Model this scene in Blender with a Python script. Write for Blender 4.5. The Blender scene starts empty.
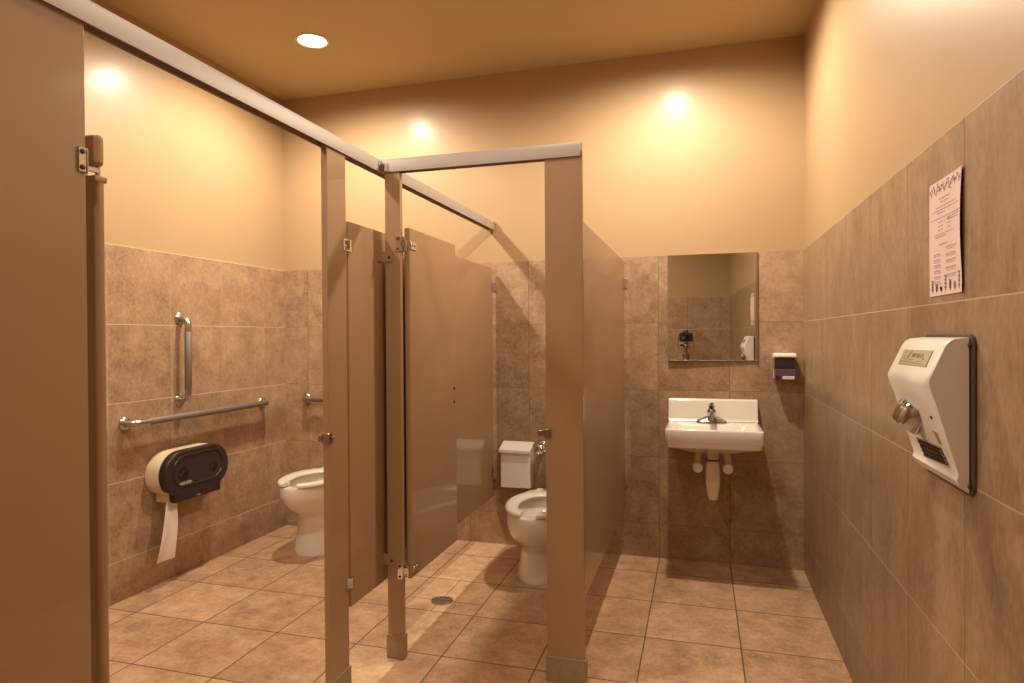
import bpy, bmesh, math, random
from math import sin, cos, pi, radians
from mathutils import Vector, Matrix
random.seed(4)
SC = bpy.context.scene
COL = SC.collection

# ------------------------------------------------------------------ room numbers (metres)
XL, XR = -2.8700, 0.5638          # left / right tile faces
YB, YR = 3.9931, -0.45            # far / rear tile faces
ZC = 3.0586                       # ceiling
TILE, TOP = 0.4064, 1.8331        # tile module, top of the wainscot
CAMH = 1.3516

# ------------------------------------------------------------------ materials
def nmat(name):
    m = bpy.data.materials.new(name); m.use_nodes = True
    nt = m.node_tree
    return m, nt, nt.nodes['Principled BSDF']

def N(nt, t, **kw):
    n = nt.nodes.new(t)
    for k, v in kw.items(): setattr(n, k, v)
    return n

def plain(name, col, rough=0.5, metal=0.0, spec=0.5, coat=0.0, bump=0.0, bscale=200.0, var=0.0, vscale=8.0, coat_rough=0.1):
    m, nt, b = nmat(name)
    b.inputs['Base Color'].default_value = (*col, 1)
    b.inputs['Roughness'].default_value = rough
    b.inputs['Metallic'].default_value = metal
    b.inputs['Specular IOR Level'].default_value = spec
    b.inputs['Coat Weight'].default_value = coat
    b.inputs['Coat Roughness'].default_value = coat_rough
    geo = N(nt, 'ShaderNodeNewGeometry')
    if var:
        no = N(nt, 'ShaderNodeTexNoise'); no.inputs['Scale'].default_value = vscale; no.inputs['Detail'].default_value = 6
        nt.links.new(geo.outputs['Position'], no.inputs['Vector'])
        r = N(nt, 'ShaderNodeValToRGB')
        r.color_ramp.elements[0].position = 0.3; r.color_ramp.elements[1].position = 0.7
        r.color_ramp.elements[0].color = (*[c * (1 - var) for c in col], 1)
        r.color_ramp.elements[1].color = (*[min(1, c * (1 + var)) for c in col], 1)
        nt.links.new(no.outputs['Fac'], r.inputs['Fac']); nt.links.new(r.outputs['Color'], b.inputs['Base Color'])
    if bump:
        no = N(nt, 'ShaderNodeTexNoise'); no.inputs['Scale'].default_value = bscale; no.inputs['Detail'].default_value = 3
        nt.links.new(geo.outputs['Position'], no.inputs['Vector'])
        bp = N(nt, 'ShaderNodeBump'); bp.inputs['Strength'].default_value = bump; bp.inputs['Distance'].default_value = 0.002
        nt.links.new(no.outputs['Fac'], bp.inputs['Height']); nt.links.new(bp.outputs['Normal'], b.inputs['Normal'])
    return m

def math_n(nt, op, a, bb=None, c=None, clamp=False):
    n = N(nt, 'ShaderNodeMath', operation=op); n.use_clamp = clamp
    for i, v in enumerate((a, bb, c)):
        if v is None: continue
        if isinstance(v, (int, float)): n.inputs[i].default_value = v
        else: nt.links.new(v, n.inputs[i])
    return n.outputs[0]

def tile_mat(name, ua, va, u0, v0, dark, light, stretch, grout_h, grout_v, rough=0.42, gw=0.0016, segs=(), speck=0.8):
    """square ceramic tiles laid on world axes ua / va (0=X 1=Y 2=Z)"""
    m, nt, b = nmat(name)
    L = nt.links
    geo = N(nt, 'ShaderNodeNewGeometry'); sep = N(nt, 'ShaderNodeSeparateXYZ')
    L.new(geo.outputs['Position'], sep.inputs[0])
    U, V = sep.outputs[ua], sep.outputs[va]
    u = math_n(nt, 'DIVIDE', math_n(nt, 'SUBTRACT', U, u0), TILE)
    v = math_n(nt, 'DIVIDE', math_n(nt, 'SUBTRACT', V, v0), TILE)
    fu, fv = math_n(nt, 'FLOOR', u), math_n(nt, 'FLOOR', v)
    def edge(x, fx):
        fr = math_n(nt, 'SUBTRACT', x, fx)
        d = math_n(nt, 'MINIMUM', fr, math_n(nt, 'SUBTRACT', 1.0, fr))
        d = math_n(nt, 'MULTIPLY', d, TILE)
        mr = N(nt, 'ShaderNodeMapRange'); mr.inputs[1].default_value = gw * 0.75; mr.inputs[2].default_value = gw * 1.5
        mr.inputs[3].default_value = 1; mr.inputs[4].default_value = 0
        L.new(d, mr.inputs[0]); return mr.outputs[0]
    eu, ev = edge(u, fu), edge(v, fv)
    # extra cut lines: (horizontal?, coordinate, lo, hi)
    for (along_u, c0, lo, hi) in segs:
        A, B = (V, U) if along_u else (U, V)
        d = math_n(nt, 'ABSOLUTE', math_n(nt, 'SUBTRACT', A, c0))
        k = math_n(nt, 'MULTIPLY', math_n(nt, 'LESS_THAN', d, gw * 1.1),
                   math_n(nt, 'MULTIPLY', math_n(nt, 'GREATER_THAN', B, lo), math_n(nt, 'LESS_THAN', B, hi)))
        ev = math_n(nt, 'MAXIMUM', ev, math_n(nt, 'MULTIPLY', k, 0.8))
    comb = N(nt, 'ShaderNodeCombineXYZ'); L.new(fu, comb.inputs[0]); L.new(fv, comb.inputs[1])
    wn = N(nt, 'ShaderNodeTexWhiteNoise', noise_dimensions='3D'); L.new(comb.outputs[0], wn.inputs['Vector'])
    # every tile gets its own piece of the mottling
    off = N(nt, 'ShaderNodeVectorMath', operation='SCALE'); L.new(wn.outputs['Color'], off.inputs[0]); off.inputs['Scale'].default_value = 7.0
    addv = N(nt, 'ShaderNodeVectorMath', operation='ADD'); L.new(geo.outputs['Position'], addv.inputs[0]); L.new(off.outputs[0], addv.inputs[1])
    mp = N(nt, 'ShaderNodeMapping'); mp.inputs['Scale'].default_value = stretch; L.new(addv.outputs[0], mp.inputs['Vector'])
    n1 = N(nt, 'ShaderNodeTexNoise'); n1.inputs['Scale'].default_value = 8.5; n1.inputs['Detail'].default_value = 9; n1.inputs['Roughness'].default_value = 0.68
    n2 = N(nt, 'ShaderNodeTexNoise'); n2.inputs['Scale'].default_value = 55; n2.inputs['Detail'].default_value = 5; n2.inputs['Roughness'].default_value = 0.7
    n3 = N(nt, 'ShaderNodeTexNoise'); n3.inputs['Scale'].default_value = 1.1; n3.inputs['Detail'].default_value = 3
    L.new(mp.outputs[0], n1.inputs['Vector']); L.new(mp.outputs[0], n2.inputs['Vector']); L.new(geo.outputs['Position'], n3.inputs['Vector'])
    f = math_n(nt, 'MULTIPLY_ADD', n2.outputs['Fac'], speck, math_n(nt, 'MULTIPLY', n1.outputs['Fac'], 1.0))
    f = math_n(nt, 'ADD', f, math_n(nt, 'MULTIPLY', n3.outputs['Fac'], 0.35))
    f = math_n(nt, 'ADD', f, math_n(nt, 'MULTIPLY', wn.outputs['Value'], 0.09))
    mid = 0.5 + speck * 0.5 + 0.175 + 0.045
    mr = N(nt, 'ShaderNodeMapRange'); mr.inputs[1].default_value = mid - 0.29; mr.inputs[2].default_value = mid + 0.29; L.new(f, mr.inputs[0])
    ramp = N(nt, 'ShaderNodeValToRGB')
    ramp.color_ramp.elements[0].color = (*dark, 1); ramp.color_ramp.elements[1].color = (*light, 1)
    L.new(mr.outputs[0], ramp.inputs['Fac'])
    def mix(fac, a, col, amt):
        mx = N(nt, 'ShaderNodeMix', data_type='RGBA')
        L.new(math_n(nt, 'MULTIPLY', fac, amt), mx.inputs[0]); L.new(a, mx.inputs[6]); mx.inputs[7].default_value = (*col, 1)
        return mx.outputs[2]
    c = mix(eu, ramp.outputs['Color'], grout_v, 0.8)
    c = mix(ev, c, grout_h, 0.85)
    L.new(c, b.inputs['Base Color'])
    g = math_n(nt, 'MAXIMUM', eu, ev)
    L.new(math_n(nt, 'MULTIPLY_ADD', g, 0.4, math_n(nt, 'MULTIPLY_ADD', n1.outputs['Fac'], 0.15, rough - 0.07)), b.inputs['Roughness'])
    b.inputs['Specular IOR Level'].default_value = 0.35
    hgt = math_n(nt, 'SUBTRACT', math_n(nt, 'MULTIPLY', n2.outputs['Fac'], 0.35), g)
    bp = N(nt, 'ShaderNodeBump'); bp.inputs['Strength'].default_value = 0.35; bp.inputs['Distance'].default_value = 0.0016
    L.new(hgt, bp.inputs['Height']); L.new(bp.outputs['Normal'], b.inputs['Normal'])
    return m

M = {}
WD, WL = (0.225, 0.140, 0.083), (0.52, 0.352, 0.225)
GH, GV = (0.72, 0.53, 0.36), (0.15, 0.10, 0.066)
M['tile_back'] = tile_mat('taupe wall tile, far', 0, 2, -0.2428, TOP - 10 * TILE, WD, WL, (1, 1, 1), (0.24, 0.165, 0.11), (0.16, 0.11, 0.07))
M['tile_left'] = tile_mat('taupe wall tile, left', 1, 2, 3.762, TOP - 10 * TILE, WD, WL, (1, 1, 1), GH, (0.50, 0.36, 0.24))
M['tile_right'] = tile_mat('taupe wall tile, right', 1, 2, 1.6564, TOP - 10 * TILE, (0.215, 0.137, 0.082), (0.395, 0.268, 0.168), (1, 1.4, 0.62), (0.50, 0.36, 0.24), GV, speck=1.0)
M['tile_rear'] = tile_mat('taupe wall tile, rear', 0, 2, 0.05, TOP - 10 * TILE, WD, WL, (1, 1, 1), GH, GV)
M['tile_floor'] = tile_mat('tan floor tile', 0, 1, -0.2428, 2.925, (0.30, 0.180, 0.102), (0.77, 0.515, 0.33), (1, 1, 1),
                           (0.07, 0.040, 0.022), (0.07, 0.040, 0.022), rough=0.40, gw=0.0027, speck=0.6,
                           segs=((True, 3.055, -1.462, -1.056), (False, -1.283, 2.925, 3.331)))
M['paint'] = plain('cream wall paint', (0.435, 0.300, 0.170), 0.45, spec=0.3, coat=0.17, coat_rough=0.22, bump=0.03, bscale=90, var=0.02, vscale=2)
M['ceiling'] = plain('ochre ceiling paint', (0.54, 0.42, 0.235), 0.6, spec=0.25, bump=0.04, bscale=90)
M['partition'] = plain('taupe brown enamel partition', (0.385, 0.244, 0.136), 0.5, spec=0.3, coat=0.75, coat_rough=0.05, var=0.03, vscale=3)
M['partition_edge'] = M['partition']
M['alu'] = plain('satin anodised aluminium', (0.40, 0.345, 0.31), 0.5, metal=0.2, bump=0.03, bscale=300)
M['shoe'] = plain('brushed stainless shoe', (0.36, 0.28, 0.19), 0.5, metal=0.25, var=0.12, vscale=25)
M['chrome'] = plain('polished chrome', (0.78, 0.79, 0.80), 0.13, metal=1.0)
M['bright_chrome'] = plain('bright chrome', (0.56, 0.60, 0.66), 0.1, metal=1.0)
M['aged_chrome'] = plain('aged dark chrome', (0.40, 0.34, 0.30), 0.22, metal=1.0)
M['steel'] = plain('satin stainless steel', (0.52, 0.48, 0.44), 0.27, metal=1.0)
M['grip'] = plain('peened grey grip steel', (0.24, 0.20, 0.175), 0.55, metal=0.5, bump=0.25, bscale=700)
M['dull_metal'] = plain('dull zinc bracket', (0.50, 0.42, 0.34), 0.4, metal=0.75)
M['painted_bracket'] = plain('tan painted bracket', (0.42, 0.27, 0.16), 0.4, metal=0.2)
M['screw'] = plain('dark screw head', (0.05, 0.04, 0.035), 0.5, metal=0.4)
M['porcelain'] = plain('white vitreous china', (0.84, 0.80, 0.75), 0.14, spec=0.55, coat=0.4, coat_rough=0.05)
M['seat'] = plain('white plastic seat', (0.88, 0.84, 0.77), 0.25, spec=0.5)
M['water'] = plain('bowl water', (0.55, 0.52, 0.46), 0.03, spec=0.6)
M['white_metal'] = plain('white enamelled steel', (0.80, 0.76, 0.71), 0.3, spec=0.5)
M['white_plastic'] = plain('off white plastic', (0.80, 0.74, 0.66), 0.4)
M['insulation'] = plain('cream pipe cover', (0.70, 0.58, 0.45), 0.55, var=0.06, vscale=20)
M['cream_shell'] = plain('cream dispenser shell', (0.74, 0.64, 0.47), 0.42)
M['smoke'] = plain('smoked dark plastic', (0.034, 0.020, 0.019), 0.32, spec=0.35)
M['smoke_dark'] = plain('dark window recess', (0.008, 0.006, 0.006), 0.25)
M['decal_grey'] = plain('grey raised arrow', (0.30, 0.27, 0.26), 0.45)
M['tissue'] = plain('white tissue paper', (0.84, 0.77, 0.74), 0.9, spec=0.1, bump=0.2, bscale=160)
M['purple'] = plain('purple plastic', (0.135, 0.070, 0.150), 0.3)
M['soap_window'] = plain('dark translucent soap window', (0.030, 0.022, 0.024), 0.15, coat=0.3)
M['black'] = plain('black rubber and plastic', (0.012, 0.011, 0.011), 0.4)
M['dark_plate'] = plain('dark steel back plate', (0.16, 0.13, 0.105), 0.4, metal=0.5)
M['plate_gold'] = plain('pale grey gold name plate', (0.47, 0.43, 0.33), 0.38, metal=0.25)
M['red_ink'] = plain('red ink', (0.24, 0.05, 0.03), 0.6)
M['green_ink'] = plain('olive ink', (0.25, 0.22, 0.11), 0.6)
M['paper'] = plain('pale pink paper', (0.72, 0.565, 0.535), 0.75, spec=0.2)
M['ink'] = plain('grey brown printing ink', (0.40, 0.28, 0.265), 0.7)
M['dark_ink'] = plain('dark brown printing ink', (0.22, 0.14, 0.14), 0.7)
M['trim_ring'] = plain('white lamp trim', (0.72, 0.60, 0.42), 0.4)
M['iron'] = plain('worn iron drain', (0.36, 0.30, 0.26), 0.4, metal=0.7)
M['pit'] = plain('dark drain hole', (0.01, 0.008, 0.007), 0.8)
M['lens'] = plain('camera lens glass', (0.01, 0.011, 0.02), 0.05, spec=0.8, coat=0.5)
M['grey_metal'] = plain('grey tripod metal', (0.22, 0.20, 0.18), 0.4, metal=0.7)
m, nt, b = nmat('silvered mirror glass')
b.inputs['Base Color'].default_value = (0.80, 0.79, 0.74, 1); b.inputs['Metallic'].default_value = 1; b.inputs['Roughness'].default_value = 0.0
M['mirror'] = m
m, nt, b = nmat('lit lamp lens')
b.inputs['Base Color'].default_value = (0.9, 0.85, 0.7, 1)
b.inputs['Emission Color'].default_value = (1.0, 0.86, 0.62, 1); b.inputs['Emission Strength'].default_value = 22.0
M['lamp'] = m

# ------------------------------------------------------------------ building helpers
ORG = {}
def tag(o, label, cat, group=None, kind=None):
    if label: o['label'] = label
    if cat: o['category'] = cat
    if group: o['group'] = group
    if kind: o['kind'] = kind
    return o

def thing(name, loc, label, cat, group=None, rz=0.0):
    o = bpy.data.objects.new(name, None); o.empty_display_size = 0.05
    COL.objects.link(o); o.location = loc; o.rotation_euler = (0, 0, rz)
    ORG[o.name] = Vector(loc)
    return tag(o, label, cat, group)

def rrect(w, h, r, n=6, cx=0.0, cy=0.0):
    pts = []
    for (sx, sy, a0) in ((1, 1, 0), (-1, 1, 90), (-1, -1, 180), (1, -1, 270)):
        for i in range(n + 1):
            a = radians(a0 + 90 * i / n)
            pts.append((cx + sx * (w / 2 - r) + r * cos(a), cy + sy * (h / 2 - r) + r * sin(a)))
    return pts

class MB:
    def __init__(self): self.bm = bmesh.new(); self.flat = False
    def loft(self, rings, cap0=True, cap1=True, closed=True):
        bm = self.bm
        vs = [[bm.verts.new(p) for p in r] for r in rings]
        n = len(vs[0])
        for a, c in zip(vs[:-1], vs[1:]):
            for i in range(n if closed else n - 1):
                j = (i + 1) % n
                try: bm.faces.new((a[i], a[j], c[j], c[i]))
                except ValueError: pass
        if cap0: bm.faces.new(vs[0][::-1])
        if cap1: bm.faces.new(vs[-1])
        return self
    def box(self, x0, x1, y0, y1, z0, z1):
        return self.loft([[(x0, y0, z0), (x1, y0, z0), (x1, y1, z0), (x0, y1, z0)],
                          [(x0, y0, z1), (x1, y0, z1), (x1, y1, z1), (x0, y1, z1)]])
    def prism(self, pts, a0, a1, axis):
        """outline pts extruded along an axis: 0 -> (y,z), 1 -> (x,z), 2 -> (x,y)"""
        def P(p, a): return (a, p[0], p[1]) if axis == 0 else ((p[0], a, p[1]) if axis == 1 else (p[0], p[1], a))
        return self.loft([[P(p, a0) for p in pts], [P(p, a1) for p in pts]])
    def cyl(self, p0, p1, r0, r1=None, n=20, caps=True):
        return self.tube([p0, p1], [r0, r0 if r1 is None else r1], n, caps)
    def tube(self, pts, r, n=16, caps=True):
        pts = [Vector(p) for p in pts]
        rs = r if isinstance(r, (list, tuple)) else [r] * len(pts)
        rings = []; up = None
        for i, p in enumerate(pts):
            t = (pts[min(i + 1, len(pts) - 1)] - pts[max(i - 1, 0)])
            if t.length < 1e-9: t = (pts[-1] - pts[0])
            t.normalize()
            if up is None: up = Vector((0, 0, 1)) if abs(t.z) < 0.9 else Vector((1, 0, 0))
            a = t.cross(up)
            if a.length < 1e-6: a = t.cross(Vector((0, 1, 0)))
            a.normalize(); bb = a.cross(t).normalized(); up = bb
            rings.append([p + (a * cos(2 * pi * k / n) + bb * sin(2 * pi * k / n)) * rs[i] for k in range(n)])
        return self.loft(rings, caps, caps)
    def lathe(self, prof, c, axis=(0, 0, 1), n=28, cap0=True, cap1=True):
        """profile (radius, height along axis)"""
        ax = Vector(axis).normalized(); up = Vector((0, 0, 1)) if abs(ax.z) < 0.9 else Vector((1, 0, 0))
        a = ax.cross(up).normalized(); bb = ax.cross(a).normalized(); c = Vector(c)
        return self.loft([[c + ax * h + (a * cos(2 * pi * k / n) + bb * sin(2 * pi * k / n)) * max(r, 1e-4) for k in range(n)] for r, h in prof], cap0, cap1)
    def ball(self, c, r, n=16, sc=(1, 1, 1)):
        prof = [(r * sin(pi * i / 8), -r * cos(pi * i / 8)) for i in range(9)]
        c = Vector(c)
        rings = [[c + Vector((rr * cos(2 * pi * k / n) * sc[0], rr * sin(2 * pi * k / n) * sc[1], h * sc[2])) for k in range(n)] for rr, h in [(max(q, 1e-4), w) for q, w in prof]]
        return self.loft(rings)
    def bevel(self, w, seg=2, ang=35):
        bm = self.bm; self.flat = True
        bmesh.ops.recalc_face_normals(bm, faces=bm.faces)
        bm.normal_update()
        es = [e for e in bm.edges if len(e.link_faces) == 2 and e.calc_face_angle(0) > radians(ang)]
        bmesh.ops.bevel(bm, geom=es, offset=w, segments=seg, profile=0.5, affect='EDGES', clamp_overlap=True)
        return self
    def build(self, name, mat, parent=None, label=None, smooth=40, local=False):
        bm = self.bm
        bmesh.ops.recalc_face_normals(bm, faces=bm.faces)
        if parent is not None and not local:
            bmesh.ops.translate(bm, verts=bm.verts, vec=-ORG[parent.name])
        me = bpy.data.meshes.new(name); bm.to_mesh(me); bm.free()
        me.materials.append(mat)
        if smooth:
            me.shade_smooth(); me.set_sharp_from_angle(angle=radians(smooth))
        o = bpy.data.objects.new(name, me); COL.objects.link(o)
        if self.flat:
            wn_ = o.modifiers.new('face normals', 'WEIGHTED_NORMAL'); wn_.mode = 'FACE_AREA'; wn_.weight = 100; wn_.keep_sharp = True
        if parent is not None:
            o.parent = parent; ORG[o.name] = ORG[parent.name]
        else: ORG[o.name] = Vector((0, 0, 0))
        if label: o['label'] = label
        return o

def slab(x0, x1, y0, y1, z0, z1, bev=0.004, seg=2):
    m = MB().box(x0, x1, y0, y1, z0, z1)
    return m.bevel(bev, seg) if bev else m

def arc_path(p, r, n=6):
    """polyline with its inner corners rounded"""
    p = [Vector(q) for q in p]; out = [p[0]]
    for i in range(1, len(p) - 1):
        a, c = (p[i - 1] - p[i]).normalized(), (p[i + 1] - p[i]).normalized()
        q0, q1 = p[i] + a * r, p[i] + c * r
        for k in range(n + 1):
            t = k / n
            out.append(q0 * (1 - t) ** 2 + p[i] * 2 * t * (1 - t) + q1 * t * t)
    out.append(p[-1]); return out

# ------------------------------------------------------------------ the room
E = 0.008    # tile stands proud of the plaster
def struct(o, label=None):
    o['kind'] = 'structure'
    if label: o['label'] = label
    return o
struct(MB().box(XL - .12, XR + .12, YR - .12, YB + .12, -0.10, 0).build('floor', M['tile_floor'], smooth=0))
struct(MB().box(XL - .12, XR + .12, YR - .12, YB + .12, ZC, ZC + .1).build('ceiling', M['ceiling'], smooth=0))
w = struct(MB().box(XL - .12, XR + .12, YB + E, YB + .12, 0, ZC).build('wall_back', M['paint'], smooth=0))
struct(MB().box(XL, XR, YB, YB + E, 0, TOP).build('tile_wainscot', M['tile_back'], w, smooth=0))
w = struct(MB().box(XL - .12, XL - E, YR - E, YB + E, 0, ZC).build('wall_left', M['paint'], smooth=0))
struct(MB().box(XL - E, XL, YR - E, YB + E, 0, TOP).build('tile_wainscot', M['tile_left'], w, smooth=0))
w = struct(MB().box(XR + E, XR + .12, YR - E, YB + E, 0, ZC).build('wall_right', M['paint'], smooth=0))
struct(MB().box(XR, XR + E, YR - E, YB + E, 0, TOP).build('tile_wainscot', M['tile_right'], w, smooth=0))
w = struct(MB().box(XL - .12, XR + .12, YR - .12, YR - E, 0, ZC).build('wall_rear', M['paint'], smooth=0))
struct(MB().box(XL, XR, YR - E, YR, 0, TOP).build('tile_wainscot', M['tile_rear'], w, smooth=0))

# ------------------------------------------------------------------ ceiling lamps and unseen fill spots
LAMPS = [(-2.13, 3.24, 'lit round recessed ceiling lamp above the accessible stall'),
         (-0.16, 3.24, 'recessed ceiling lamp above the sink bay, just beyond the top edge of the photo')]
FILL = [(-0.62, 1.95), (-2.13, 1.55), (-1.05, 0.30)]  # unseen spots without fixtures: first pair inferred from shadows, last added purely as fill
def spot_light(x, y, energy, soft=0.045):
    l = bpy.data.lights.new('downlight_or_fill', 'SPOT'); l.energy = energy; l.color = (1.0, 0.85, 0.655)
    l.spot_size = radians(174); l.spot_blend = 0.6; l.shadow_soft_size = soft
    o = bpy.data.objects.new('downlight_or_fill', l); COL.objects.link(o); o.location = (x, y, ZC - 0.03)
for (x, y, lab) in LAMPS:
    t = thing('ceiling_light', (x, y, ZC), lab, 'ceiling light')
    MB().lathe([(0.078, 0), (0.097, 0), (0.095, -0.006), (0.083, -0.009), (0.078, -0.006)], (x, y, ZC), n=40, cap0=False, cap1=False).build('trim_ring', M['trim_ring'], t)
    MB().lathe([(0.079, -0.001), (0.077, -0.004), (0.05, -0.007), (0.001, -0.008)], (x, y, ZC), n=40).build('lamp_lens', M['lamp'], t)
    spot_light(x, y, 98)
for (x, y), e in zip(FILL, (24, 80, 44)): spot_light(x, y, e, 0.08)

# ------------------------------------------------------------------ toilet partitions
PX0, PX1 = -1.314, -1.289       # long partition line (parallel to the side walls)
PY0, PY1 = 2.450, 2.475         # short front of the small stall
RZ0, RZ1 = 2.042, 2.097         # headrail
def rail_prof(f, s):
    """channel section; f = front face coordinate, s = +1 when the front faces plus"""
    p = [(0, 0), (0, .040), (-.006, .055), (-.038, .055), (-.042, .050), (-.042, 0), (-.038, 0), (-.038, .026), (-.004, .026), (-.004, 0)]
    return [(f + s * a, RZ0 + b) for a, b in p]
t = thing('headrail', (-1.30, 0.9, RZ0), 'long aluminium headrail over the accessible stall, running from near left to the far wall', 'headrail')
MB().prism(rail_prof(-1.281, 1), YR, YB - .004, 1).build('rail_channel', M['alu'], t)
b_ = MB().box(-1.326, -1.277, YB - .032, YB - .001, RZ0 - .004, RZ1 + .004).bevel(.004).build('wall_bracket', M['dull_metal'], t)
t = thing('headrail', (-0.86, 2.46, RZ0), 'short aluminium headrail over the doorway of the small stall', 'headrail')
MB().prism([(y, z) for y, z in rail_prof(2.443, -1)], -1.2795, -0.437, 0).build('rail_channel', M['alu'], t)
cb = MB().box(-1.281, -1.277, 2.415, 2.440, RZ0 + .006, RZ1 - .012)
cb.box(-1.277, -1.250, 2.439, 2.443, RZ0 + .004, RZ1 - .020)
cb.cyl((-1.2795, 2.428, 2.07), (-1.272, 2.428, 2.07), .006, n=10)
cb.build('corner_clip', M['chrome'], t, 'chrome corner clip')

def shoe(t, x0, x1, y0, y1, h=0.10):
    g = 0.006
    MB().box(x0 - g, x1 + g, y0 - g, y1 + g, 0, h).bevel(.004).build('shoe', M['shoe'], t, 'brushed metal shoe on the floor')
def keeper_y(t, x, y, z):      # latch keeper wrapped on an edge that faces the door opening along X
    k = MB().box(x - .004, x + .022, y - .004, y, z - .017, z + .017)
    k.box(x - .006, x - .002, y - .004, y + .029, z - .017, z + .017)
    k.box(x - .030, x - .004, y - .003, y + .001, z - .011, z + .011)
    k.bevel(.0012, 1)
    k.cyl((x + .010, y - .004, z + .008), (x + .010, y - .0065, z + .008), .004, n=10)
    k.build('latch_keeper', M['aged_chrome'], t, 'small dark chrome latch keeper')

# near pilaster with the hinge of the open accessible door
t = thing('pilaster', (-1.30, 0.70, 0), 'wide brown partition pilaster filling the left edge of the photo', 'pilaster')
slab(PX0, PX1, 0.26, 1.094, 0.02, RZ0 + .0235, .0025).build('pilaster_body', M['partition'], t)
shoe(t, PX0, PX1, 0.26, 1.094)
for hz in (1.742, 0.45):
    h = MB().box(PX1, PX1 + .004, 1.074, 1.092, hz - .027, hz + .027)
    h.box(PX0 - .003, PX1 + .003, 1.0945, 1.098, hz - .027, hz + .027)
    h.bevel(.001, 1)
    h.box(PX1 - .018, PX1 - .008, 1.097, 1.135, hz - .017, hz - .008)
    h.cyl((PX1 - .013, 1.134, hz - .0235), (PX1 - .013, 1.134, hz - .0025), .0055, n=12)
    hb = h.build('hinge_bracket', M['steel'], t, 'bright steel hinge bracket')
    for dz in (-.017, .017): MB().lathe([(.0055, 0), (.0055, .002), (.003, .003)], (PX1 + .004, 1.083, hz + dz), (1, 0, 0), n=12).build('screw', M['screw'], hb)
# accessible door, folded open into the stall (edge on to the viewer)
t = thing('stall_door', (-1.30, 1.13, 0.31), 'brown accessible stall door folded open, seen as a dark strip beside the wide pilaster', 'door')
DY0, DY1 = 1.120, 1.147
def door_outline(x0, x1, z0, z1, notches):
    pts = [(x0, z0), (x1, z0)]
    for (a, c) in notches: pts += [(x1, a), (x1 - .045, a), (x1 - .045, c), (x1, c)]
    return pts + [(x1, z1), (x0, z1)]
d = MB().prism(door_outline(-2.16, -1.2925, 0.31, 1.812, ((0.425, 0.452), (1.718, 1.740))), DY0, DY1, 1)
d.bevel(.0115, 5).build('door_leaf', M['partition'], t)
c_ = MB().box(-1.334, -1.291, DY0 - .0025, DY1 + .0025, 1.704, 1.718).bevel(.003)
c_.build('hinge_cap', M['partition'], t)

# middle pilaster between the accessible doorway and the fixed panel
t = thing('pilaster', (-1.30, 2.10, 0), 'narrow brown pilaster at the far side of the accessible stall doorway', 'pilaster')
slab(PX0, PX1, 2.044, 2.172, 0.02, RZ0 + .0235, .0025).build('pilaster_body', M['partition'], t)
shoe(t, PX0, PX1, 2.044, 2.172)
k = MB().box(PX1, PX1 + .004, 2.040, 2.062, .968, 1.004)
k.box(PX0 - .003, PX1 + .004, 2.038, 2.043, .968, 1.004).bevel(.001, 1)
k.box(PX0 - .016, PX0 - .001, 2.036, 2.040, .975, .997)
k.lathe([(.006, 0), (.006, .006), (.004, .008)], (PX1 + .004, 2.054, .986), (1, 0, 0), n=12)
k.build('latch_keeper', M['aged_chrome'], t, 'small dark chrome latch keeper')
# corner pilaster of the small stall
t = thing('pilaster', (-1.235, 2.46, 0), 'slim brown corner pilaster with a metal shoe between both stalls, left of the open door', 'pilaster')
slab(-1.270, -1.200, PY0, PY1, 0.02, RZ0 + .0235, .0025).build('pilaster_body', M['partition'], t)
shoe(t, -1.270, -1.200, PY0, PY1)
for hz in (1.742, 0.370):
    h = MB().box(-1.222, -1.200, PY0 - .004, PY0, hz - .032, hz + .032)
    h.box(-1.200, -1.196, PY0 - .004, PY1 + .004, hz - .032, hz + .032).bevel(.001, 1)
    h.box(-1.197, -1.176, PY0 + .006, PY0 + .012, hz - .012, hz + .012)
    h.cyl((-1.190, PY1 + .004, hz - .030), (-1.190, PY1 - .002, hz + .020), .006, n=12)
    hb = h.build('hinge_bracket', M['chrome'], t, 'chrome door hinge')
    for dz in (-.022, .022): MB().lathe([(.005, 0), (.005, .002), (.003, .003)], (-1.211, PY0 - .004, hz + dz), (0, -1, 0), n=12).build('screw', M['screw'], hb)
for bz in (1.690, 0.416):
    p = MB().box(-1.300, -1.236, PY0 - .004, PY0, bz - .022, bz + .022)
    p.box(-1.288, -1.284, PY0 - .030, PY0, bz - .022, bz + .022).bevel(.0012, 1)
    pb = p.build('panel_bracket', M['painted_bracket'], t, 'tan painted bracket')
    MB().lathe([(.006, 0), (.006, .0015), (.003, .0025)], (-1.249, PY0 - .004, bz - .004), (0, -1, 0), n=12).build('screw', M['screw'], pb)
# right pilaster
t = thing('pilaster', (-0.507, 2.46, 0), 'broad brown pilaster right of the small stall doorway, reaching the bottom edge', 'pilaster')
slab(-0.581, -0.4325, PY0, PY1, 0.02, RZ0 + .0235, .0025).build('pilaster_body', M['partition'], t)
shoe(t, -0.581, -0.4325, PY0, PY1)
keeper_y(t, -0.581, PY0, 0.972)

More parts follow.
